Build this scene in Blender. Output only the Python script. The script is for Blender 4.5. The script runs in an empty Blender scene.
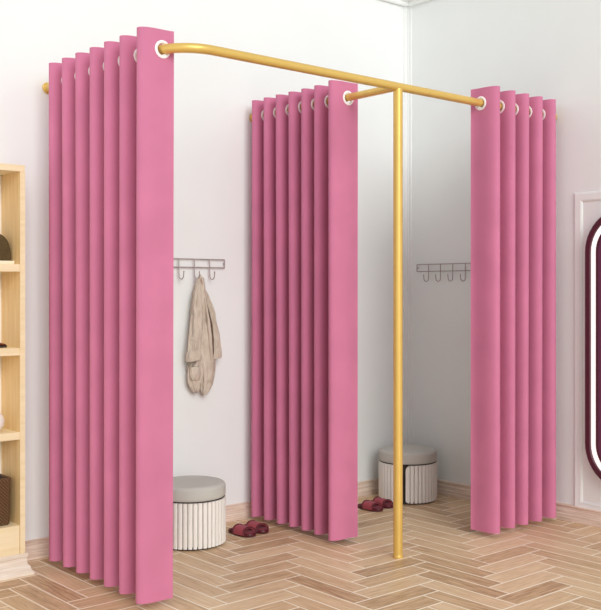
import bpy, bmesh, math, random
from mathutils import Vector, Matrix
random.seed(4)
PI = math.pi
sin, cos = math.sin, math.cos
SC = bpy.context.scene
COL = SC.collection

# ------------------------------------------------------------------ helpers
def lin(c):
    def f(v):
        v /= 255.0
        return v/12.92 if v <= .04045 else ((v+.055)/1.055)**2.4
    return (f(c[0]), f(c[1]), f(c[2]), 1.0)

class NT:
    """tiny wrapper to write node trees"""
    def __init__(self, name):
        self.m = bpy.data.materials.new(name); self.m.use_nodes = True
        self.t = self.m.node_tree
        self.b = self.t.nodes['Principled BSDF']
    def n(self, typ, **kw):
        nd = self.t.nodes.new(typ)
        for k, v in kw.items(): setattr(nd, k, v)
        return nd
    def l(self, a, b): self.t.links.new(a, b)
    def math(self, op, a, b=None, c=None):
        nd = self.n('ShaderNodeMath', operation=op)
        for i, v in enumerate((a, b, c)):
            if v is None: continue
            if isinstance(v, (int, float)): nd.inputs[i].default_value = v
            else: self.l(v, nd.inputs[i])
        return nd.outputs[0]
    def mix(self, fac, a, b):
        nd = self.n('ShaderNodeMix', data_type='RGBA')
        for s, v in ((0, fac), (6, a), (7, b)):
            if isinstance(v, (int, float, tuple)): nd.inputs[s].default_value = v
            else: self.l(v, nd.inputs[s])
        return nd.outputs[2]
    def coords(self, scale=(1, 1, 1), kind='Object'):
        tc = self.n('ShaderNodeTexCoord'); mp = self.n('ShaderNodeMapping')
        mp.inputs['Scale'].default_value = scale
        self.l(tc.outputs[kind], mp.inputs['Vector'])
        return mp.outputs[0]
    def noise(self, vec, scale, detail=3, rough=.5):
        nd = self.n('ShaderNodeTexNoise'); nd.inputs['Scale'].default_value = scale
        nd.inputs['Detail'].default_value = detail; nd.inputs['Roughness'].default_value = rough
        if vec is not None: self.l(vec, nd.inputs['Vector'])
        return nd.outputs['Fac']
    def bump(self, h, strength=.2, dist=.002):
        nd = self.n('ShaderNodeBump'); nd.inputs['Strength'].default_value = strength
        nd.inputs['Distance'].default_value = dist
        self.l(h, nd.inputs['Height']); self.l(nd.outputs[0], self.b.inputs['Normal'])
    def ramp(self, fac, stops):
        nd = self.n('ShaderNodeValToRGB'); e = nd.color_ramp.elements
        while len(e) < len(stops): e.new(.5)
        for el, (p, c) in zip(e, stops): el.position = p; el.color = c
        self.l(fac, nd.inputs[0]); return nd.outputs[0]

def simple(name, rgb, rough=.6, metal=0, var=.06, scale=30, stretch=(1, 1, 1), bump=0, sheen=0, spec=.5):
    w = NT(name); v = w.coords(stretch)
    nz = w.noise(v, scale)
    c = lin(rgb); d = tuple(x*(1-var) for x in c[:3])+(1,); u = tuple(min(1, x*(1+var)) for x in c[:3])+(1,)
    w.l(w.ramp(nz, [(.3, d), (.7, u)]), w.b.inputs['Base Color'])
    w.b.inputs['Roughness'].default_value = rough; w.b.inputs['Metallic'].default_value = metal
    w.b.inputs['Specular IOR Level'].default_value = spec
    if sheen:
        w.b.inputs['Sheen Weight'].default_value = sheen; w.b.inputs['Sheen Roughness'].default_value = .5
    if bump: w.bump(nz, bump, .002)
    return w.m

def streaky(name, dark, light, stretch, scale=8, rough=.55):
    w = NT(name); v = w.coords(stretch); nz = w.noise(v, scale, 6, .6)
    w.l(w.ramp(nz, [(.3, lin(dark)), (.68, lin(light))]), w.b.inputs['Base Color'])
    w.b.inputs['Roughness'].default_value = rough; w.bump(nz, .12, .002)
    return w.m

def fabric(name, rgb, weave=900, rough=.85, sheen=.25, var=.05):
    w = NT(name); v = w.coords((1, 1, 1))
    big = w.noise(v, 6, 2); fine = w.noise(v, weave, 2)
    c = lin(rgb); d = tuple(x*(1-var) for x in c[:3])+(1,); u = tuple(min(1, x*(1+var)) for x in c[:3])+(1,)
    w.l(w.ramp(big, [(.3, d), (.7, u)]), w.b.inputs['Base Color'])
    w.b.inputs['Roughness'].default_value = rough
    w.b.inputs['Specular IOR Level'].default_value = .25
    w.b.inputs['Sheen Weight'].default_value = sheen; w.b.inputs['Sheen Roughness'].default_value = .6
    w.b.inputs['Sheen Tint'].default_value = lin((255, 205, 225)) if rgb[0] > rgb[1]*1.4 else lin(rgb)
    w.bump(fine, .12, .001)
    return w.m

def obj(name, bm, mat, parent=None, smooth=True, angle=35, bevel=0):
    me = bpy.data.meshes.new(name)
    bmesh.ops.recalc_face_normals(bm, faces=bm.faces)
    bm.to_mesh(me); bm.free()
    o = bpy.data.objects.new(name, me); COL.objects.link(o)
    if mat: me.materials.append(mat)
    if parent: o.parent = parent
    if smooth:
        for p in me.polygons: p.use_smooth = True
        me.set_sharp_from_angle(angle=math.radians(angle))
    if bevel:
        b = o.modifiers.new('bevel', 'BEVEL'); b.width = bevel; b.segments = 2; b.limit_method = 'ANGLE'
        b.harden_normals = False
    return o

def tag(o, label, cat, group=None):
    o['label'] = label; o['category'] = cat
    if group: o['group'] = group
    return o

def empty(name, loc, label, cat, group=None, rz=0):
    o = bpy.data.objects.new(name, None); COL.objects.link(o); o.location = loc
    o.rotation_euler = (0, 0, rz); o.empty_display_size = .05
    return tag(o, label, cat, group)

def struct(name, bm, mat, **kw):
    o = obj(name, bm, mat, **kw); o['kind'] = 'structure'; return o

def box(bm, x0, x1, y0, y1, z0, z1):
    v = [bm.verts.new(p) for p in ((x0,y0,z0),(x1,y0,z0),(x1,y1,z0),(x0,y1,z0),(x0,y0,z1),(x1,y0,z1),(x1,y1,z1),(x0,y1,z1))]
    for f in ((0,3,2,1),(4,5,6,7),(0,1,5,4),(1,2,6,5),(2,3,7,6),(3,0,4,7)): bm.faces.new([v[i] for i in f])
    return bm

def loft(bm, rings, caps=True, close=False):
    vs = [[bm.verts.new(p) for p in r] for r in rings]
    n = len(rings[0]); m = len(vs)
    for i in range(m if close else m-1):
        a, b = vs[i], vs[(i+1) % m]
        for k in range(n): bm.faces.new((a[k], a[(k+1) % n], b[(k+1) % n], b[k]))
    if caps and not close:
        bm.faces.new(vs[0]); bm.faces.new(vs[-1][::-1])
    return bm

def tube(bm, pts, r, n=16, caps=True):
    pts = [Vector(p) for p in pts]; rings = []; up = None
    for i, p in enumerate(pts):
        t = (pts[min(i+1, len(pts)-1)]-pts[max(i-1, 0)]).normalized()
        if up is None:
            up = Vector((0, 0, 1)) if abs(t.z) < .9 else Vector((1, 0, 0))
        a = t.cross(up).normalized(); b = a.cross(t).normalized(); up = b
        rr = r[i] if isinstance(r, (list, tuple)) else r
        rings.append([p+(a*cos(2*PI*k/n)+b*sin(2*PI*k/n))*rr for k in range(n)])
    return loft(bm, rings, caps)

def lathe(bm, prof, n=64, c=(0, 0, 0), caps=True):
    return loft(bm, [[(c[0]+r*cos(2*PI*k/n), c[1]+r*sin(2*PI*k/n), c[2]+z) for k in range(n)] for r, z in prof], caps)

def extrude_profile(bm, prof, axis, a, b):
    """prof: list of (out, z); out = distance from the wall into the room; wall back runs along x, wall right along y"""
    def P(o, z, s): return (s, -o, z) if axis == 'x' else (-o, s, z)
    return loft(bm, [[P(o, z, a) for o, z in prof], [P(o, z, b) for o, z in prof]])

# ------------------------------------------------------------------ measured layout (metres; room corner at 0,0; wall_back is y=0, wall_right is x=0)
XL, XM, YF, H = -2.248, -1.1333, -1.000, 2.0
CAM = Vector((-4.1664, -3.8825, 1.1327)); YAW = .7117; FPX = 980.1; YH = 290.93
BB = .081

# ------------------------------------------------------------------ materials
PINK = fabric('pink_curtain_fabric', (205, 122, 155), sheen=.1)
GOLD = simple('gold_metal', (228, 191, 104), rough=.34, metal=.4, var=.03, scale=12)
RINGM = simple('white_ring_metal', (250, 248, 247), rough=.35, metal=0, var=.02)
WALLM = simple('painted_wall', (239, 243, 241), rough=.8, var=.012, scale=3, spec=.2)
TRIMM = simple('white_trim_paint', (240, 243, 241), rough=.55, var=.01, scale=8, spec=.3)
BASEM_X = streaky('washed_wood_back', (206, 180, 160), (248, 231, 216), (.8, 1, 22), 5)
BASEM_Y = streaky('washed_wood_right', (208, 183, 163), (249, 233, 219), (1, .8, 22), 5)
PLINTHM = streaky('white_washed_plinth', (222, 208, 188), (246, 238, 225), (1, 1, 20), 6)
BIRCH = streaky('birch_wood', (226, 188, 130), (241, 210, 156), (14, 14, .8), 4, .5)
BIRCHL = streaky('pale_birch_wood', (240, 220, 174), (250, 234, 196), (.8, 14, 14), 4, .5)  # paler boards; also the front light painted on the side panels
BACKM = simple('pale_back_panel', (240, 232, 222), rough=.7, var=.02)
WIRE = simple('grey_brown_wire', (168, 154, 150), rough=.4, metal=.3, var=.05)
LINEN = fabric('beige_linen', (216, 205, 188), weave=350, sheen=.1, var=.08)
def linen_cloth():
    w = NT('crumpled_beige_linen'); v = w.coords((26, 26, 9)); c = w.noise(v, 1.0, 4, .6)
    d = w.coords((1, 1, 1)); f = w.noise(d, 420, 2)
    w.l(w.ramp(c, [(.3, lin((202, 188, 170))), (.7, lin((224, 212, 196)))]), w.b.inputs['Base Color'])
    w.b.inputs['Roughness'].default_value = .9; w.b.inputs['Specular IOR Level'].default_value = .2
    w.bump(w.math('ADD', c, w.math('MULTIPLY', f, .06)), .9, .03)
    return w.m
LINEN = linen_cloth()
LINEND = fabric('linen_inside_and_shade', (104, 88, 74), weave=350, sheen=.05, var=.08)  # dark cuff and pocket insides; also the shade painted beside the right sleeve
CUSH = fabric('grey_cushion', (196, 195, 188), weave=500, sheen=.1, var=.03)
FLUTE = simple('cream_fluted_panel', (242, 239, 233), rough=.5, var=.02, scale=10)
DARK = simple('dark_core', (58, 50, 46), rough=.7)
MAROON = simple('maroon_sole', (84, 20, 34), rough=.45, var=.08)
MAROONS = fabric('maroon_strap', (158, 66, 74), weave=400, sheen=.2, var=.06)
INSOLE = fabric('maroon_insole', (120, 46, 54), weave=400, sheen=.1)
FRAMEM = simple('maroon_frame', (84, 36, 50), rough=.35, var=.04)
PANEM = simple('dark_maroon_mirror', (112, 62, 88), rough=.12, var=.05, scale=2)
OLIVE = simple('olive_leather', (84, 70, 46), rough=.4, var=.2, scale=60, bump=.3)
CREAM = simple('cream_cover', (250, 236, 208), rough=.6, var=.02)
WHITEC = simple('white_ceramic', (248, 246, 242), rough=.2, var=.01)
BROWNL = simple('brown_shoe_leather', (104, 48, 34), rough=.35, var=.08)

def wicker():
    w = NT('brown_wicker'); v = w.coords((1, 1, 1))
    wa = w.n('ShaderNodeTexWave', wave_type='BANDS', bands_direction='DIAGONAL'); wa.inputs['Scale'].default_value = 48
    wa.inputs['Distortion'].default_value = 1.5; w.l(v, wa.inputs['Vector'])
    w.l(w.ramp(wa.outputs['Fac'], [(.2, lin((84, 60, 40))), (.8, lin((118, 88, 60)))]), w.b.inputs['Base Color'])
    w.bump(wa.outputs['Fac'], .5, .004); w.b.inputs['Roughness'].default_value = .6
    return w.m
WICKER = wicker()

def emit(name, rgb, s):
    w = NT(name); w.b.inputs['Base Color'].default_value = lin(rgb)
    w.b.inputs['Emission Color'].default_value = lin(rgb); w.b.inputs['Emission Strength'].default_value = s
    return w.m
LEDM = emit('white_light_strip', (255, 250, 248), .55)

def floor_mat():
    """herringbone boards four widths long, pale joints, all by node maths in world metres"""
    w = NT('herringbone_wood_tile')
    g = w.n('ShaderNodeNewGeometry'); s = w.n('ShaderNodeSeparateXYZ'); w.l(g.outputs['Position'], s.inputs[0])
    wx, wy = .0871, .0988
    X = w.math('ADD', w.math('DIVIDE', s.outputs[0], wx), 400.52)
    Y = w.math('ADD', w.math('DIVIDE', s.outputs[1], wy), 400.36)
    i = w.math('FLOOR', X); j = w.math('FLOOR', Y)
    ux = w.math('ADD', w.math('SUBTRACT', X, j), 805.0)       # -3 shifted by a multiple of 8
    u = w.math('MODULO', ux, 8.0); hid = w.math('FLOOR', w.math('DIVIDE', ux, 8.0))
    isH = w.math('LESS_THAN', u, 4.0)
    vx = w.math('ADD', w.math('SUBTRACT', Y, i), 810.0)
    v = w.math('MODULO', vx, 8.0); vid = w.math('FLOOR', w.math('DIVIDE', vx, 8.0))
    fy = w.math('SUBTRACT', Y, j); fx = w.math('SUBTRACT', X, i)
    def sel(a, b):   # a if isH else b
        return w.math('ADD', w.math('MULTIPLY', a, isH), w.math('MULTIPLY', b, w.math('SUBTRACT', 1.0, isH)))
    along = sel(u, v); across = sel(fy, fx)
    da = w.math('MINIMUM', along, w.math('SUBTRACT', 4.0, along))
    db = w.math('MINIMUM', across, w.math('SUBTRACT', 1.0, across))
    d = w.math('MINIMUM', da, db)
    mr = w.n('ShaderNodeMapRange', interpolation_type='SMOOTHSTEP')
    mr.inputs['From Min'].default_value = .026; mr.inputs['From Max'].default_value = .054
    w.l(d, mr.inputs['Value']); board = mr.outputs[0]
    idv = w.n('ShaderNodeCombineXYZ'); w.l(sel(hid, i), idv.inputs[0]); w.l(sel(j, vid), idv.inputs[1]); w.l(isH, idv.inputs[2])
    wn = w.n('ShaderNodeTexWhiteNoise', noise_dimensions='3D'); w.l(idv.outputs[0], wn.inputs['Vector'])
    # grain, offset per board
    gv = w.n('ShaderNodeCombineXYZ')
    w.l(w.math('ADD', w.math('MULTIPLY', along, .28), w.math('MULTIPLY', wn.outputs['Value'], 37.0)), gv.inputs[0])
    w.l(w.math('MULTIPLY', across, 3.2), gv.inputs[1]); w.l(w.math('MULTIPLY', wn.outputs['Value'], 91.0), gv.inputs[2])
    n1 = w.noise(gv.outputs[0], 2.6, 6, .65); n2 = w.noise(gv.outputs[0], 9.0, 3, .6)
    tone = w.math('ADD', w.math('MULTIPLY', n1, .75), w.math('ADD', w.math('MULTIPLY', wn.outputs['Value'], .26), w.math('MULTIPLY', n2, .22)))
    wood = w.ramp(tone, [(.40, lin((170, 134, 97))), (.58, lin((214, 182, 142))), (.84, lin((240, 214, 176)))])
    w.l(w.mix(board, lin((255, 243, 222)), wood), w.b.inputs['Base Color'])
    w.b.inputs['Roughness'].default_value = .42; w.b.inputs['Specular IOR Level'].default_value = .35
    w.bump(w.math('ADD', board, w.math('MULTIPLY', n1, .15)), .25, .002)
    return w.m
FLOORM = floor_mat()

# ------------------------------------------------------------------ the room
XMIN, YMIN, ZC = -6.2, -5.6, 2.9
struct('floor', box(bmesh.new(), XMIN, .1, YMIN, .1, -.08, 0), FLOORM, smooth=False)
struct('wall_back', box(bmesh.new(), XMIN, .1, 0, .1, 0, ZC), WALLM, smooth=False)
struct('wall_right', box(bmesh.new(), 0, .1, YMIN, 0, 0, ZC), WALLM, smooth=False)
BP = [(0, 0), (.017, 0), (.017, .030), (.014, .034), (.014, .052), (.010, .057), (.010, .068), (.013, .071), (.013, .076), (.004, BB), (0, BB)]
struct('baseboard_back', extrude_profile(bmesh.new(), BP, 'x', XMIN, -.0002), BASEM_X, angle=20)
struct('baseboard_right', extrude_profile(bmesh.new(), BP, 'y', YMIN, -.0002), BASEM_Y, angle=20)
CP = [(0, ZC), (0, 2.768), (.014, 2.768), (.018, 2.776), (.018, 2.792), (.030, 2.800), (.045, 2.825), (.068, 2.842), (.068, 2.858), (.085, 2.865), (.085, ZC)]
struct('trim_1', extrude_profile(bmesh.new(), CP, 'x', XMIN, -.0002), TRIMM, angle=20)
struct('trim_2', extrude_profile(bmesh.new(), CP, 'y', YMIN, -.0002), TRIMM, angle=20)
# slim corner bead in the angle of the two walls
bm = bmesh.new()
loft(bm, [[(-.036, 0, z), (-.034, -.006, z), (-.014, -.007, z), (-.012, -.013, z), (-.001, -.013, z), (-.001, 0, z)] for z in (BB, 2.768)])
struct('trim_3', bm, TRIMM, angle=20)
bm = bmesh.new()
loft(bm, [[(0, -.013, z), (-.007, -.013, z), (-.006, -.030, z), (-.003, -.032, z), (0, -.033, z)] for z in (BB, 2.768)])
struct('trim_4', bm, TRIMM, angle=20)
# raised panel moulding behind the pill mirror
def frame_rect(bm, y0, y1, z0, z1, w, x):
    prof = [(0, 0), (.006, .002), (.009, .010), (.006, .024), (.007, .038), (.003, w-.002), (0, w)]   # (out, inward)
    rings = []
    for (sy, sz) in ((0, 0), (1, 0), (1, 1), (0, 1)):
        r = []
        for o, i in prof:
            r.append((x-o, (y0+i) if sy == 0 else (y1-i), (z0+i) if sz == 0 else (z1-i)))
        rings.append(r)
    return loft(bm, rings, close=True)
struct('trim_5', frame_rect(bmesh.new(), -1.622, -1.114, BB-.02, 1.614, .048, -.0005), TRIMM, angle=25)

# ------------------------------------------------------------------ gold curtain rail
rail = empty('curtain_rail', (XM, YF, 0), 'gold metal curtain rail around two fitting cabins with one floor post', 'curtain rail')
def rp(bm): bmesh.ops.translate(bm, verts=bm.verts, vec=(-XM, -YF, 0)); return bm
R = .15; RT = .0178
pts = [(XL, -.006, H), (XL, -.4, H), (XL, YF+R, H)]
for k in range(1, 16):
    a = PI/2*k/16
    pts.append((XL+R-R*cos(a), YF+R-R*sin(a), H))
pts += [(XL+R, YF, H), (XM, YF, H), (-.006, YF, H)]
obj('front_rail', rp(tube(bmesh.new(), pts, RT, 20)), GOLD, rail)
obj('divider_rail', rp(tube(bmesh.new(), [(XM, -.006, H), (XM, YF, H)], RT*.92, 20)), GOLD, rail)
obj('post', rp(lathe(bmesh.new(), [(.020, .004), (.020, 1.99)], 24, (XM, YF, 0))), GOLD, rail)
obj('post_foot', rp(lathe(bmesh.new(), [(.0205, 0), (.0212, .003), (.0212, .010), (.0203, .012)], 24, (XM, YF, 0))), GOLD, rail)
def flange(x, y, d):
    bm = bmesh.new(); lathe(bm, [(.0235, 0), (.0245, .002), (.0235, .007), (.0205, .009), (.0205, .018), (.0185, .020)], 32)
    M = Vector((0, 0, 1)).rotation_difference(Vector(d)).to_matrix().to_4x4()
    bmesh.ops.transform(bm, matrix=Matrix.Translation((x, y, H)) @ M, verts=bm.verts)
    obj('wall_flange', rp(bm), GOLD, rail)
flange(XL, -.0005, (0, -1, 0)); flange(XM, -.0005, (0, -1, 0))

# ------------------------------------------------------------------ curtains
def curtain(name, origin, along, near, pitch, n, label, z0=.024, z1=2.069, front=.084, inner=.069, cut=.80, seed=0):
    """origin: point on the rod at the front loop; along: unit vector to the wall; near: side of the visible loops"""
    o = Vector(origin); al = Vector(along); ne = Vector(near)
    ph0, ph1 = -PI+cut, 2*PI*(n-1)+PI-.2
    rnd = random.Random(seed)
    amp = [1+rnd.uniform(-.02, .02) for _ in range(n+2)]
    def P(ph, k=1.0):
        a = amp[int((ph+PI)//(2*PI)) % (n+2)]
        lp = (ph+PI)/(2*PI)
        t = pitch*(ph+.5*sin(2*ph))/(2*PI)+.030*min(1, max(0, ph/PI))
        nr = (front if lp < 1 else inner)*a
        w = (nr if cos(ph) > 0 else .066)*cos(ph)
        return t, w
    N = 4000; fine = [P(ph0+(ph1-ph0)*i/N) for i in range(N+1)]
    S = [0]
    for i in range(N): S.append(S[-1]+math.hypot(fine[i+1][0]-fine[i][0], fine[i+1][1]-fine[i][1]))
    step = .0052; m = int(S[-1]/step); cols = []; i = 0
    for k in range(m+1):
        s = S[-1]*k/m
        while i < N-1 and S[i+1] < s: i += 1
        f = (s-S[i])/max(1e-9, S[i+1]-S[i])
        cols.append((fine[i][0]+(fine[i+1][0]-fine[i][0])*f, fine[i][1]+(fine[i+1][1]-fine[i][1])*f, s))
    cross = []
    for i in range(N):
        if fine[i][1]*fine[i+1][1] <= 0 and fine[i][1] != fine[i+1][1]:
            cross.append((S[i], fine[i], (fine[i+1][0]-fine[i][0], fine[i+1][1]-fine[i][1])))
    zs = [z0, z0+.03, .2, .5, .8, 1.1, 1.4, 1.7, 1.9]
    z = 1.94
    while z < z1-.001: zs.append(z); z += .0045
    zs.append(z1)
    zr = H-.002
    bm = bmesh.new(); grid = []
    for (t, w, s) in cols:
        col = []
        for z in zs:
            q = (z1-z)/(z1-z0)
            ww = w+.004*q*sin(2.3*s+seed)          # slight drift of the folds toward the hem
            tt = t+.003*q*sin(5.1*s+seed*2)
            col.append(bm.verts.new(o+al*tt+ne*ww+Vector((0, 0, z))))
        grid.append(col)
    for a in range(len(cols)-1):
        for b in range(len(zs)-1):
            if zs[b] >= 1.93:
                sc, zc = (cols[a][2]+cols[a+1][2])/2, (zs[b]+zs[b+1])/2
                if any((sc-cr[0])**2+(zc-zr)**2 < .0275**2 for cr in cross): continue
            bm.faces.new((grid[a][b], grid[a+1][b], grid[a+1][b+1], grid[a][b+1]))
    for v in [v for v in bm.verts if not v.link_faces]: bm.verts.remove(v)
    ob = obj(name, bm, PINK, angle=80)
    sd = ob.modifiers.new('thickness', 'SOLIDIFY'); sd.thickness = .003; sd.offset = 0
    es = ob.modifiers.new('crisp_hem', 'EDGE_SPLIT'); es.split_angle = math.radians(62)
    tag(ob, label, 'curtain', 'pink grommet curtains of the fitting cabins')
    # washers, one per crossing, sharing one mesh
    me = None
    for (s, (t, w), (dt, dw)) in cross:
        tang = (al*dt+ne*dw).normalized(); nor = tang.cross(Vector((0, 0, 1))).normalized()
        if me is None:
            g = bmesh.new()
            prof = [(.0225, -.004), (.028, -.0055), (.0325, -.003), (.0325, .003), (.028, .0055), (.0225, .004), (.0212, 0)]
            loft(g, [[(r*cos(2*PI*k/40), r*sin(2*PI*k/40), zz) for r, zz in prof] for k in range(40)], close=True)
            go = obj('grommet', g, RINGM, ob, angle=60); me = go.data
        else:
            go = bpy.data.objects.new('grommet', me); COL.objects.link(go); go.parent = ob
        M = Vector((0, 0, 1)).rotation_difference(nor).to_matrix().to_4x4()
        go.matrix_local = Matrix.Translation(o+al*t+ne*w+Vector((0, 0, zr))) @ M
    return ob

curtain('curtain', (XL, -.872, 0), (0, 1, 0), (-1, 0, 0), .1135, 7,
        'large pink grommet curtain drawn back on the left rail arm, beside the wooden shelf', seed=1)
curtain('curtain', (XM, -.668, 0), (0, 1, 0), (-1, 0, 0), .0925, 7,
        'pink grommet curtain on the middle rail arm, dividing the two cabins', seed=2, front=.087, inner=.065, cut=.60)
curtain('curtain', (-.555, YF, 0), (1, 0, 0), (0, -1, 0), .107, 5,
        'pink grommet curtain gathered at the right end of the rail, next to the dark mirror', seed=3, front=.083, inner=.067, cut=.66)

# ------------------------------------------------------------------ stools
def stool(loc, slit, label):
    root = empty('storage_stool', loc, label, 'stool', 'round fluted stools in the cabins')
    Rr, Z0, Z1 = .159, .008, .207
    obj('base', lathe(bmesh.new(), [(Rr-.016, 0), (Rr-.012, 0), (Rr-.012, .012), (Rr-.022, .016), (Rr-.022, Z1)], 64), DARK, root)
    nr = 44; sub = 12; half = .020/Rr; rc = .030
    bm = bmesh.new(); rings = []
    tot = 2*PI-2*half; cols = 44*14
    for k in range(cols+1):
        th = tot*k/cols; d = min(th, tot-th)*Rr
        cut = rc-math.sqrt(max(0, rc*rc-(rc-d)**2)) if d < rc else 0
        ph = (th/(2*PI)*nr) % 1.0
        rib = abs(2*ph-1)                                       # 0 at rib middle, 1 at the groove
        dep = .006*(1-math.sqrt(1-.9*rib*rib))+(.013 if rib > .80 else 0)
        if d < .010: dep = 0
        a = slit+half+th; ro = Rr-dep; ri = Rr-.018
        zt, zb = Z1-cut*.9, Z0+cut*.5
        rings.append([(ro*cos(a), ro*sin(a), zb), (ro*cos(a), ro*sin(a), zt), (ri*cos(a), ri*sin(a), zt), (ri*cos(a), ri*sin(a), zb)])
    loft(bm, rings)
    obj('fluted_panel', bm, FLUTE, root, angle=30)
    obj('seam_band', lathe(bmesh.new(), [(Rr-.010, Z1), (Rr-.005, Z1+.001), (Rr-.005, Z1+.006), (Rr-.010, Z1+.007)], 64), DARK, root)
    zc = Z1+.006; prof = [(Rr-.02, zc), (Rr-.006, zc), (Rr-.003, zc+.004), (Rr-.002, zc+.012), (Rr-.002, zc+.044)]
    for k in range(1, 9):
        a = PI/2*k/8; prof.append((Rr-.002-.019*(1-cos(a)), zc+.044+.018*sin(a)))
    prof += [(Rr*.6, zc+.0632), (Rr*.3, zc+.0642), (.004, zc+.0645)]
    obj('seat_cushion', lathe(bmesh.new(), prof, 72), CUSH, root, angle=50)
    return root
stool((-1.657, -.215, 0), math.radians(150), 'round fluted stool with grey cushion below the hanging jacket')
stool((-.236, -.221, 0), math.atan2(-.76, -.65)-math.radians(18), 'round fluted stool with grey cushion in the room corner behind the post')

# ------------------------------------------------------------------ slippers
def slipper(x, y, rz, label, group):
    root = empty('slipper', (x, y, 0), label, 'slipper', group, rz)
    L, W = .160, .0365
    def outline(sc, n=40):
        pts = []
        for k in range(n):
            a = 2*PI*k/n; yy = L/2*sin(a)
            wd = W*(1.0-.10*sin(a)-.10*cos(2*a)*0)*(.90+.10*abs(sin(a+.2)))
            pts.append((wd*cos(a)*sc*(abs(cos(a))**-.25 if abs(cos(a)) > .01 else 1), yy*sc))
        return pts
    bm = bmesh.new()
    loft(bm, [[(px, py, z) for px, py in outline(s)] for s, z in ((.95, .001), (1.0, .005), (1.0, .013), (.96, .017))])
    obj('sole', bm, MAROON, root, angle=50)
    bm = bmesh.new()
    loft(bm, [[(px, py, z) for px, py in outline(s)] for s, z in ((.90, .016), (.89, .0195), (.80, .0205))])
    obj('insole', bm, INSOLE, root, angle=50)
    # wide arched strap over the forefoot (toe is toward -y)
    bm = bmesh.new(); rings = []
    for k in range(17):
        a = PI*k/16; ring = []
        for (yy, hh) in ((.018, .043), (-.045, .034)):
            ring.append((yy, hh))
        x0 = -(W+.003)*cos(a)
        zz = lambda h: .008+h*max(0, sin(a))**.65
        y1, h1 = .026-.010*(1-sin(a)), .034; y2, h2 = -.040-.012*(1-sin(a)), .030
        t = .0045
        rings.append([(x0, y1, zz(h1)), (x0, (y1+y2)/2, zz((h1+h2)/2+.002)), (x0, y2, zz(h2)),
                      (x0*(1-t/W), y2, zz(h2-t)-.0), (x0*(1-t/W), (y1+y2)/2, zz((h1+h2)/2+.002-t)), (x0*(1-t/W), y1, zz(h1-t))])
    loft(bm, rings)
    st = obj('strap', bm, MAROONS, root, angle=50)
    for e in (0, 2):
        bm = bmesh.new()
        tube(bm, [Vector(r[e])+Vector((0, 0, .001)) for r in rings], .0028, 8)
        obj('strap_edging', bm, MAROON, st)
    return root
slipper(-1.395, -.250, .12, 'maroon slide slipper next to the stool under the jacket, nearer the stool', 'maroon slippers under the jacket')
slipper(-1.307, -.236, .12, 'maroon slide slipper of the pair under the jacket, nearer the middle curtain', 'maroon slippers under the jacket')
slipper(-.575, -.268, .10, 'maroon slide slipper in the corner cabin, nearer the middle curtain', 'maroon slippers in the corner cabin')
slipper(-.478, -.250, .10, 'maroon slide slipper in the corner cabin, nearer the gold post and stool', 'maroon slippers in the corner cabin')

# ------------------------------------------------------------------ wire hook racks
def rack(M, label):
    root = empty('hook_rack', (0, 0, 0), label, 'hook rack', 'grey wire hook racks on the cabin walls')
    root.matrix_world = M                                    # local x along the wall, local -y out of the wall
    L, zt, zb, r = .4495, .0395, 0, .0025
    bm = bmesh.new()
    tube(bm, [(0, 0, zt), (L, 0, zt)], r, 8); tube(bm, [(0, 0, zb), (L, 0, zb)], r, 8)
    tube(bm, [(0, 0, zb), (0, 0, zt)], r, 8); tube(bm, [(L, 0, zb), (L, 0, zt)], r, 8)
    obj('rack_frame', bm, WIRE, root)
    for x in (.0, L):
        bm = bmesh.new(); tube(bm, [(x, .0118, .02), (x, .001, .02)], .0030, 10); obj('wall_mount', bm, WIRE, root)
    hp = [(0, -.004, zt+.002), (0, -.005, .02), (0, -.005, -.030), (0, -.006, -.040)]
    for k in range(0, 11):
        a = PI+PI*.95*k/10
        hp.append((0, -.0245+.019*cos(a)*-1, -.040+.017*sin(a)))
    hp.append((0, -.0455, -.022))
    for k in range(4):
        x = .092+.0885*k
        bm = bmesh.new(); tube(bm, [(x, p[1], p[2]) for p in hp], .0024, 8)
        bmesh.ops.create_uvsphere(bm, u_segments=8, v_segments=6, radius=.0036, matrix=Matrix.Translation((x, -.0455, -.022)))
        obj('hook', bm, WIRE, root)
    return root
rack(Matrix.Translation((-1.768, -.012, 1.245)), 'grey wire hook rack on the back wall with the beige jacket on it')
rack(Matrix.Translation((-.012, -.083, 1.243)) @ Matrix.Rotation(-PI/2, 4, 'Z'), 'grey empty wire hook rack on the right wall above the corner stool')

# ------------------------------------------------------------------ jacket
from mathutils import noise as mnoise
def ring(cx, cy, z, hw, hd, n=60, folds=0, fa=0, ph=0, tilt=0):
    out = []
    for k in range(n):
        a = 2*PI*k/n; m = 1+fa*cos(folds*a+ph)
        if folds > 3: m += .24*mnoise.noise(Vector((1.6*cos(a)+ph*.01+cx*9, 1.6*sin(a), z*11)))+.15*mnoise.noise(Vector((3*cos(a)+cx*9, 3*sin(a)+5, z*34)))
        c_, s_ = cos(a), sin(a)
        out.append((cx+hw*c_*m, min(-.004, cy+hd*s_*m), z+tilt*c_))
    return out
def spline(keys, n):
    """keys rows of numbers, first column is the parameter; smooth (cosine) interpolation into n rows"""
    out = []
    t0, t1 = keys[0][0], keys[-1][0]
    for i in range(n):
        t = t0+(t1-t0)*i/(n-1); j = 0
        while j < len(keys)-2 and ((t1 > t0 and t > keys[j+1][0]) or (t1 < t0 and t < keys[j+1][0])): j += 1
        a, b = keys[j], keys[j+1]; f = (t-a[0])/(b[0]-a[0]); f = min(1, max(0, f)); f = f*.5+(f*f*(3-2*f))*.5
        out.append([t]+[a[q]+(b[q]-a[q])*f for q in range(1, len(a))])
    return out
bm = bmesh.new()
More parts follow.
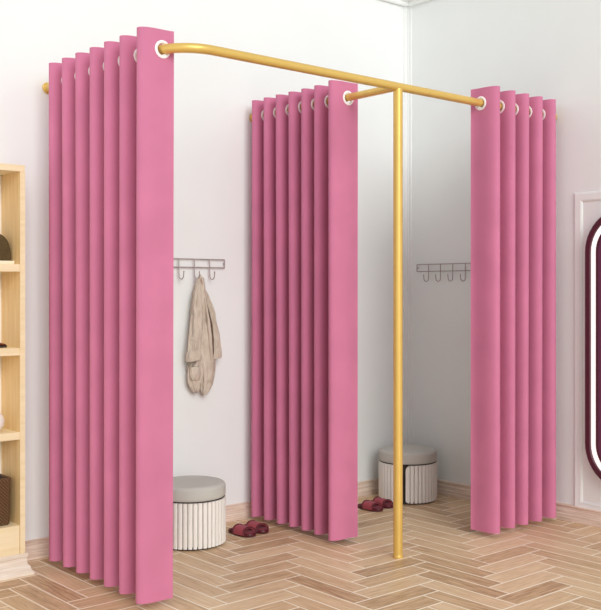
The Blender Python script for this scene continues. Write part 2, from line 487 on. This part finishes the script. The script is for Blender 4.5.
loft(bm, [ring(x, y, z, hw, hd, folds=7, fa=.12, ph=z*7) for z, x, y, hw, hd in spline(
    [(1.185, -1.487, -.040, .010, .008), (1.15, -1.486, -.036, .024, .018), (1.06, -1.478, -.032, .043, .024), (.95, -1.474, -.030, .050, .024),
     (.82, -1.474, -.028, .046, .022), (.79, -1.476, -.027, .050, .021), (.77, -1.480, -.026, .062, .020), (.695, -1.480, -.024, .054, .016)], 60)])
jacket = obj('jacket', bm, LINEN, angle=70)
tag(jacket, 'beige linen jacket with rolled cuffs hanging from the wire hook rack', 'jacket')
def panel(keys, ph):
    bm = bmesh.new()
    loft(bm, [ring(x, y, z, hw, hd, folds=5, fa=.15, ph=ph+z*5) for z, x, y, hw, hd in spline(keys, 64)])
    return obj('front_panel', bm, LINEN, jacket, angle=70)
panel([(1.165, -1.490, -.044, .012, .012), (1.08, -1.486, -.046, .026, .016), (.95, -1.490, -.046, .032, .018), (.81, -1.494, -.044, .028, .018), (.785, -1.500, -.044, .034, .018),
       (.765, -1.511, -.043, .040, .017), (.74, -1.512, -.042, .040, .017), (.70, -1.513, -.040, .034, .016), (.665, -1.506, -.038, .022, .013), (.650, -1.503, -.037, .010, .007)], 0)
panel([(1.165, -1.478, -.044, .012, .012), (1.08, -1.466, -.048, .020, .016), (.95, -1.452, -.050, .028, .018), (.80, -1.446, -.050, .036, .019),
       (.74, -1.444, -.046, .035, .018), (.69, -1.444, -.042, .032, .016), (.655, -1.452, -.040, .022, .013), (.635, -1.458, -.038, .009, .007)], 2)
# lapel edge running down the right panel
bm = bmesh.new(); tube(bm, [(-1.470, -.063, 1.10), (-1.458, -.068, 1.0), (-1.446, -.069, .92), (-1.440, -.069, .84), (-1.436, -.066, .77)], [.004, .008, .010, .009, .004], 10)
obj('lapel', bm, LINEN, jacket)
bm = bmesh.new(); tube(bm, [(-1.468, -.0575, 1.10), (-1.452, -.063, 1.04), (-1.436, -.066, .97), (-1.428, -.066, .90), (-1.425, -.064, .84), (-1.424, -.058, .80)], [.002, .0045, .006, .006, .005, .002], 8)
obj('sleeve_shade_gap', bm, LINEND, jacket)  # dark tube standing in for the shade between body and right sleeve
def sleeve(keys, cuff, ph):
    bm = bmesh.new()
    loft(bm, [ring(x, y, z, hw, hd, folds=4, fa=.11, ph=ph+z*22) for z, x, y, hw, hd in spline(keys, 64)])
    s = obj('sleeve', bm, LINEN, jacket, angle=70)
    cx, cy, cz, hw, hd, tl = cuff
    bm = bmesh.new(); rings = []
    for (dz, k) in ((.002, .80), (.001, .98), (-.004, 1.04), (-.022, 1.08), (-.038, 1.10), (-.044, 1.05), (-.044, .85), (-.030, .74)):
        rings.append(ring(cx, cy, cz+dz, hw*k, hd*k, folds=3, fa=.03, ph=ph, tilt=tl))
    loft(bm, rings)
    obj('cuff', bm, LINEN, s, angle=60)
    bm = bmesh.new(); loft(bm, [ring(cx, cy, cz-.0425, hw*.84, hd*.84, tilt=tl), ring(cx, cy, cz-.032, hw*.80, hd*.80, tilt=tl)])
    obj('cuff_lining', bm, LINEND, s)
sleeve([(1.160, -1.500, -.050, .010, .010), (1.12, -1.506, -.056, .022, .018), (1.04, -1.515, -.060, .028, .022), (.93, -1.524, -.062, .032, .023), (.85, -1.532, -.062, .032, .023), (.83, -1.532, -.062, .030, .021)],
       (-1.535, -.062, .850, .0370, .0265, .006), 0)
sleeve([(1.150, -1.474, -.048, .010, .010), (1.10, -1.448, -.042, .017, .015), (1.02, -1.419, -.042, .022, .018), (.93, -1.402, -.042, .026, .019), (.86, -1.396, -.044, .026, .018), (.84, -1.396, -.044, .025, .017)],
       (-1.396, -.044, .852, .0305, .021, .004), 1.5)
for (x, z, w) in ((-1.519, .775, .031), (-1.436, .765, .024)):
    bm = bmesh.new(); rings = []
    for (dz, k) in ((0, 1), (-.003, 1.02), (-.045, 1.0), (-.062, .8), (-.066, .6)):
        rings.append([(x+w*k*cos(2*PI*q/24), -.052-.014*k*sin(2*PI*q/24), z+dz) for q in range(24)])
    loft(bm, rings); pk = obj('pocket', bm, LINEN, jacket, angle=60)
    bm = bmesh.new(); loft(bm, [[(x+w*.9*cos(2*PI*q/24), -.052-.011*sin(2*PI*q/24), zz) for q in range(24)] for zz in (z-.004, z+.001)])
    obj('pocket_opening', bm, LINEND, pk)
# collar bunched over the hook
bm = bmesh.new(); tube(bm, [(-1.500, -.042, 1.150), (-1.496, -.046, 1.185), (-1.487, -.050, 1.205), (-1.478, -.050, 1.190), (-1.470, -.050, 1.140)], [.012, .010, .008, .009, .010], 12)
obj('collar', bm, LINEN, jacket)

# ------------------------------------------------------------------ wooden shelf unit
SX1, SX0, SYF, SZT = -2.443, -3.25, -.20, 1.634
TH = .021; PB = .085
shelf = empty('bookcase', ((SX0+SX1)/2, -.1, 0), 'pale wooden bookcase on a white plinth against the back wall, left of the curtains', 'bookcase')
off = Vector((-(SX0+SX1)/2, .1, 0))
def sp(name, mat, *b, bevel=.0015):
    bm = box(bmesh.new(), *b); bmesh.ops.translate(bm, verts=bm.verts, vec=off)
    return obj(name, bm, mat, shelf, smooth=False, bevel=bevel)
sp('side_panel', BIRCH, SX1-TH, SX1, SYF, -.018, PB, SZT-.026)
sp('side_panel', BIRCH, SX0, SX0+TH, SYF, -.018, PB, SZT-.026)
for ex in (SX1-TH, SX0): sp('lit_edge', BIRCHL, ex, ex+TH, SYF-.0014, SYF, PB, SZT-.026, bevel=0)  # thin paler strips: front light painted onto the side panel edges
sp('top_panel', BIRCHL, SX0, SX1, SYF, -.018, SZT-.026, SZT)
sp('back_panel', BACKM, SX0+TH, SX1-TH, -.026, -.018, PB, SZT-.026)
for z in (1.239, .906, .571, .200):
    sp('shelf_board', BIRCHL, SX0+TH, SX1-TH, SYF+(.001 if z > .3 else .0185), -.026, z-.030, z)
sp('kick_board', BIRCHL, SX0+TH, SX1-TH-.001, SYF+.0015, SYF+.018, PB, .2002)
bm = bmesh.new(); rings = []
for (e, z) in ((.034, 0), (.034, .010), (.026, .018), (.022, .034), (.014, .040), (.012, .066), (.016, .070), (.016, PB-.002), (.014, PB)):
    rings.append([(SX0-e, -.018, z), (SX1+e-.002, -.018, z), (SX1+e-.002, SYF-e+.016, z), (SX0-e, SYF-e+.016, z)])
loft(bm, rings); bmesh.ops.translate(bm, verts=bm.verts, vec=off)
obj('plinth', bm, PLINTHM, shelf, angle=20)

# things on the boards
bk = obj('book', box(bmesh.new(), -2.72, -2.466, -.155, -.045, 1.2392, 1.2535), CREAM, smooth=False, bevel=.002)
tag(bk, 'cream book lying flat under the dark bag on the upper board', 'book')
bag = empty('handbag', (-2.585, -.10, 1.2537), 'dark olive rounded handbag standing on the cream book in the bookcase', 'handbag')
bm = bmesh.new(); rings = []
for yy, k in ((-.036, .94), (-.030, 1), (.030, 1), (.036, .94)):
    r = []
    for q in range(33):
        a = PI*q/32; r.append((.114*k*(1 if cos(a) > 0 else -1)*abs(cos(a))**.55, yy, .002+.112*k*sin(a)**.75))
    rings.append(r)
loft(bm, rings); obj('bag_body', bm, OLIVE, bag, angle=50)
bm = bmesh.new(); tube(bm, [(-.05+.0, 0, .108), (-.045, 0, .15), (-.02, 0, .172), (.0, 0, .176), (.02, 0, .172), (.045, 0, .15), (.05, 0, .108)], .005, 10)
obj('bag_handle', bm, OLIVE, bag)
bm = bmesh.new(); tube(bm, [(.116*(1 if cos(PI*q/32) > 0 else -1)*abs(cos(PI*q/32))**.55, 0, .004+.114*sin(PI*q/32)**.75) for q in range(33)], .003, 8)
obj('zip', bm, BROWNL, bag)
shoe = empty('shoe', (-2.60, -.115, .9062), 'brown leather shoe lying on the middle board of the bookcase', 'shoe')
bm = bmesh.new(); rings = []; sl = []
for (x, w, h) in ((-.125, .012, .030), (-.11, .026, .048), (-.07, .031, .050), (-.02, .030, .038), (.03, .034, .024), (.07, .034, .017), (.10, .024, .011), (.113, .010, .006)):
    rings.append([(x, w*cos(2*PI*k/20), .006+h*max(0, .5+.5*sin(2*PI*k/20))) for k in range(20)])
    sl.append([(x*1.02, -w*1.05, 0), (x*1.02, w*1.05, 0), (x*1.02, w*1.05, .007), (x*1.02, -w*1.05, .007)])
loft(bm, rings); obj('upper', bm, BROWNL, shoe, angle=60)
obj('shoe_sole', loft(bmesh.new(), sl), DARK, shoe)
bm = bmesh.new(); lathe(bm, [(.024, 0), (.030, .004), (.044, .028), (.047, .045), (.040, .066), (.022, .082), (.018, .098), (.023, .108), (.019, .108), (.014, .098), (.014, .09)], 40)
vs = obj('vase', bm, WHITEC, angle=50); vs.location = (-2.550, -.135, .5712)
tag(vs, 'small rounded white ceramic vase on the lower board of the bookcase', 'vase')
bas = empty('basket', (-2.606, -.108, .2002), 'brown woven basket on the lowest board of the bookcase', 'basket')
bm = bmesh.new(); rings = []
def rr(hx, hy, z, rc=.012):
    out = []
    for (sx, sy, a0) in ((1, 1, 0), (-1, 1, PI/2), (-1, -1, PI), (1, -1, 3*PI/2)):
        for k in range(5):
            a = a0+PI/2*k/4; out.append((sx*(hx-rc)+rc*cos(a), sy*(hy-rc)+rc*sin(a), z))
    return out
for hx, hy, z in ((.112, .056, 0), (.116, .060, .006), (.119, .062, .174), (.121, .064, .178), (.121, .064, .188), (.117, .060, .190), (.112, .055, .186), (.110, .054, .012)):
    rings.append(rr(hx, hy, z))
loft(bm, rings); obj('basket_body', bm, WICKER, bas, angle=40)
bm = bmesh.new(); tube(bm, [(.075, -.060, .186), (.075, -.060, .202), (.068, -.060, .206), (.061, -.060, .202), (.061, -.060, .186)], .003, 8)
obj('loop', bm, DARK, bas)

# ------------------------------------------------------------------ pill mirror on the right wall
mir = empty('mirror', (0, -1.400, .20), 'tall pill-shaped mirror with dark maroon frame and white light strip on right wall', 'mirror')
CZ0, CZ1, MR = .20+.2, 1.52-.2, .2
def pill(r, x, n=24):
    out = []
    for k in range(n+1): a = PI*k/n; out.append((x, r*cos(a), CZ1-.20+r*sin(a)))
    for k in range(n+1): a = PI+PI*k/n; out.append((x, r*cos(a), CZ0-.20+r*sin(a)))
    return out
bm = bmesh.new(); loft(bm, [pill(r, x) for r, x in ((MR, -.017), (MR, -.042), (MR-.004, -.046), (MR-.027, -.046), (MR-.031, -.040), (MR-.031, -.017))], close=True)
obj('mirror_frame', bm, FRAMEM, mir, angle=40)
bm = bmesh.new(); loft(bm, [pill(r, x) for r, x in ((MR-.031, -.020), (MR-.031, -.038), (MR-.057, -.038), (MR-.057, -.020))], close=True)
obj('light_strip', bm, LEDM, mir, angle=40)
bm = bmesh.new(); loft(bm, [pill(r, x) for r, x in ((MR-.057, -.020), (MR-.057, -.039), (MR-.064, -.039), (MR-.065, -.020))], close=True)
obj('inner_rim', bm, FRAMEM, mir, angle=40)
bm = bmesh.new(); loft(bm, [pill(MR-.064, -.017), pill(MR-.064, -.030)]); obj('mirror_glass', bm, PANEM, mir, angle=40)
bm = bmesh.new(); loft(bm, [pill(MR-.01, -.0008), pill(MR-.01, -.018)]); obj('backing', bm, DARK, mir, angle=40)

# ------------------------------------------------------------------ light
w = bpy.data.worlds.new('room_light'); SC.world = w; w.use_nodes = True
bg = w.node_tree.nodes['Background']; bg.inputs[0].default_value = (.965, .985, 1, 1); bg.inputs[1].default_value = 1.08
tcw = w.node_tree.nodes.new('ShaderNodeTexCoord'); sxw = w.node_tree.nodes.new('ShaderNodeSeparateXYZ')
rw = w.node_tree.nodes.new('ShaderNodeValToRGB')
rw.color_ramp.elements[0].position = 0; rw.color_ramp.elements[0].color = (.975, .99, 1, 1)
rw.color_ramp.elements[1].position = .75; rw.color_ramp.elements[1].color = (.61, .615, .615, 1)
w.node_tree.links.new(tcw.outputs['Generated'], sxw.inputs[0]); w.node_tree.links.new(sxw.outputs[2], rw.inputs[0])
w.node_tree.links.new(rw.outputs[0], bg.inputs[0])
def area(name, loc, target, sx, sy, power, col=(1, 1, 1)):
    l = bpy.data.lights.new(name, 'AREA'); l.shape = 'RECTANGLE'; l.size = sx; l.size_y = sy; l.energy = power; l.color = col
    o = bpy.data.objects.new(name, l); COL.objects.link(o); o.location = loc
    o.rotation_euler = (Vector(target)-Vector(loc)).to_track_quat('-Z', 'Y').to_euler()
    return o
sl = bpy.data.lights.new('soft_daylight', 'SUN'); sl.energy = 1.5; sl.angle = math.radians(34); sl.color = (1, .995, .985)
so = bpy.data.objects.new('soft_daylight', sl); COL.objects.link(so); so.location = (-4, -5, 4)
so.rotation_euler = Vector((.28, .87, -.38)).to_track_quat('-Z', 'Y').to_euler()

# ------------------------------------------------------------------ camera
cd = bpy.data.cameras.new('camera'); cam = bpy.data.objects.new('camera', cd); COL.objects.link(cam)
cam.location = CAM; cam.rotation_euler = (PI/2, 0, -YAW)
cd.sensor_fit = 'AUTO'; cd.sensor_width = 36
cd.lens = FPX*36/610.0
cd.shift_y = -(305-YH)/610.0
cd.shift_x = 0
cd.clip_start = .05
SC.camera = cam
SC.view_settings.view_transform = 'Standard'; SC.view_settings.look = 'None'
SC.view_settings.exposure = 0
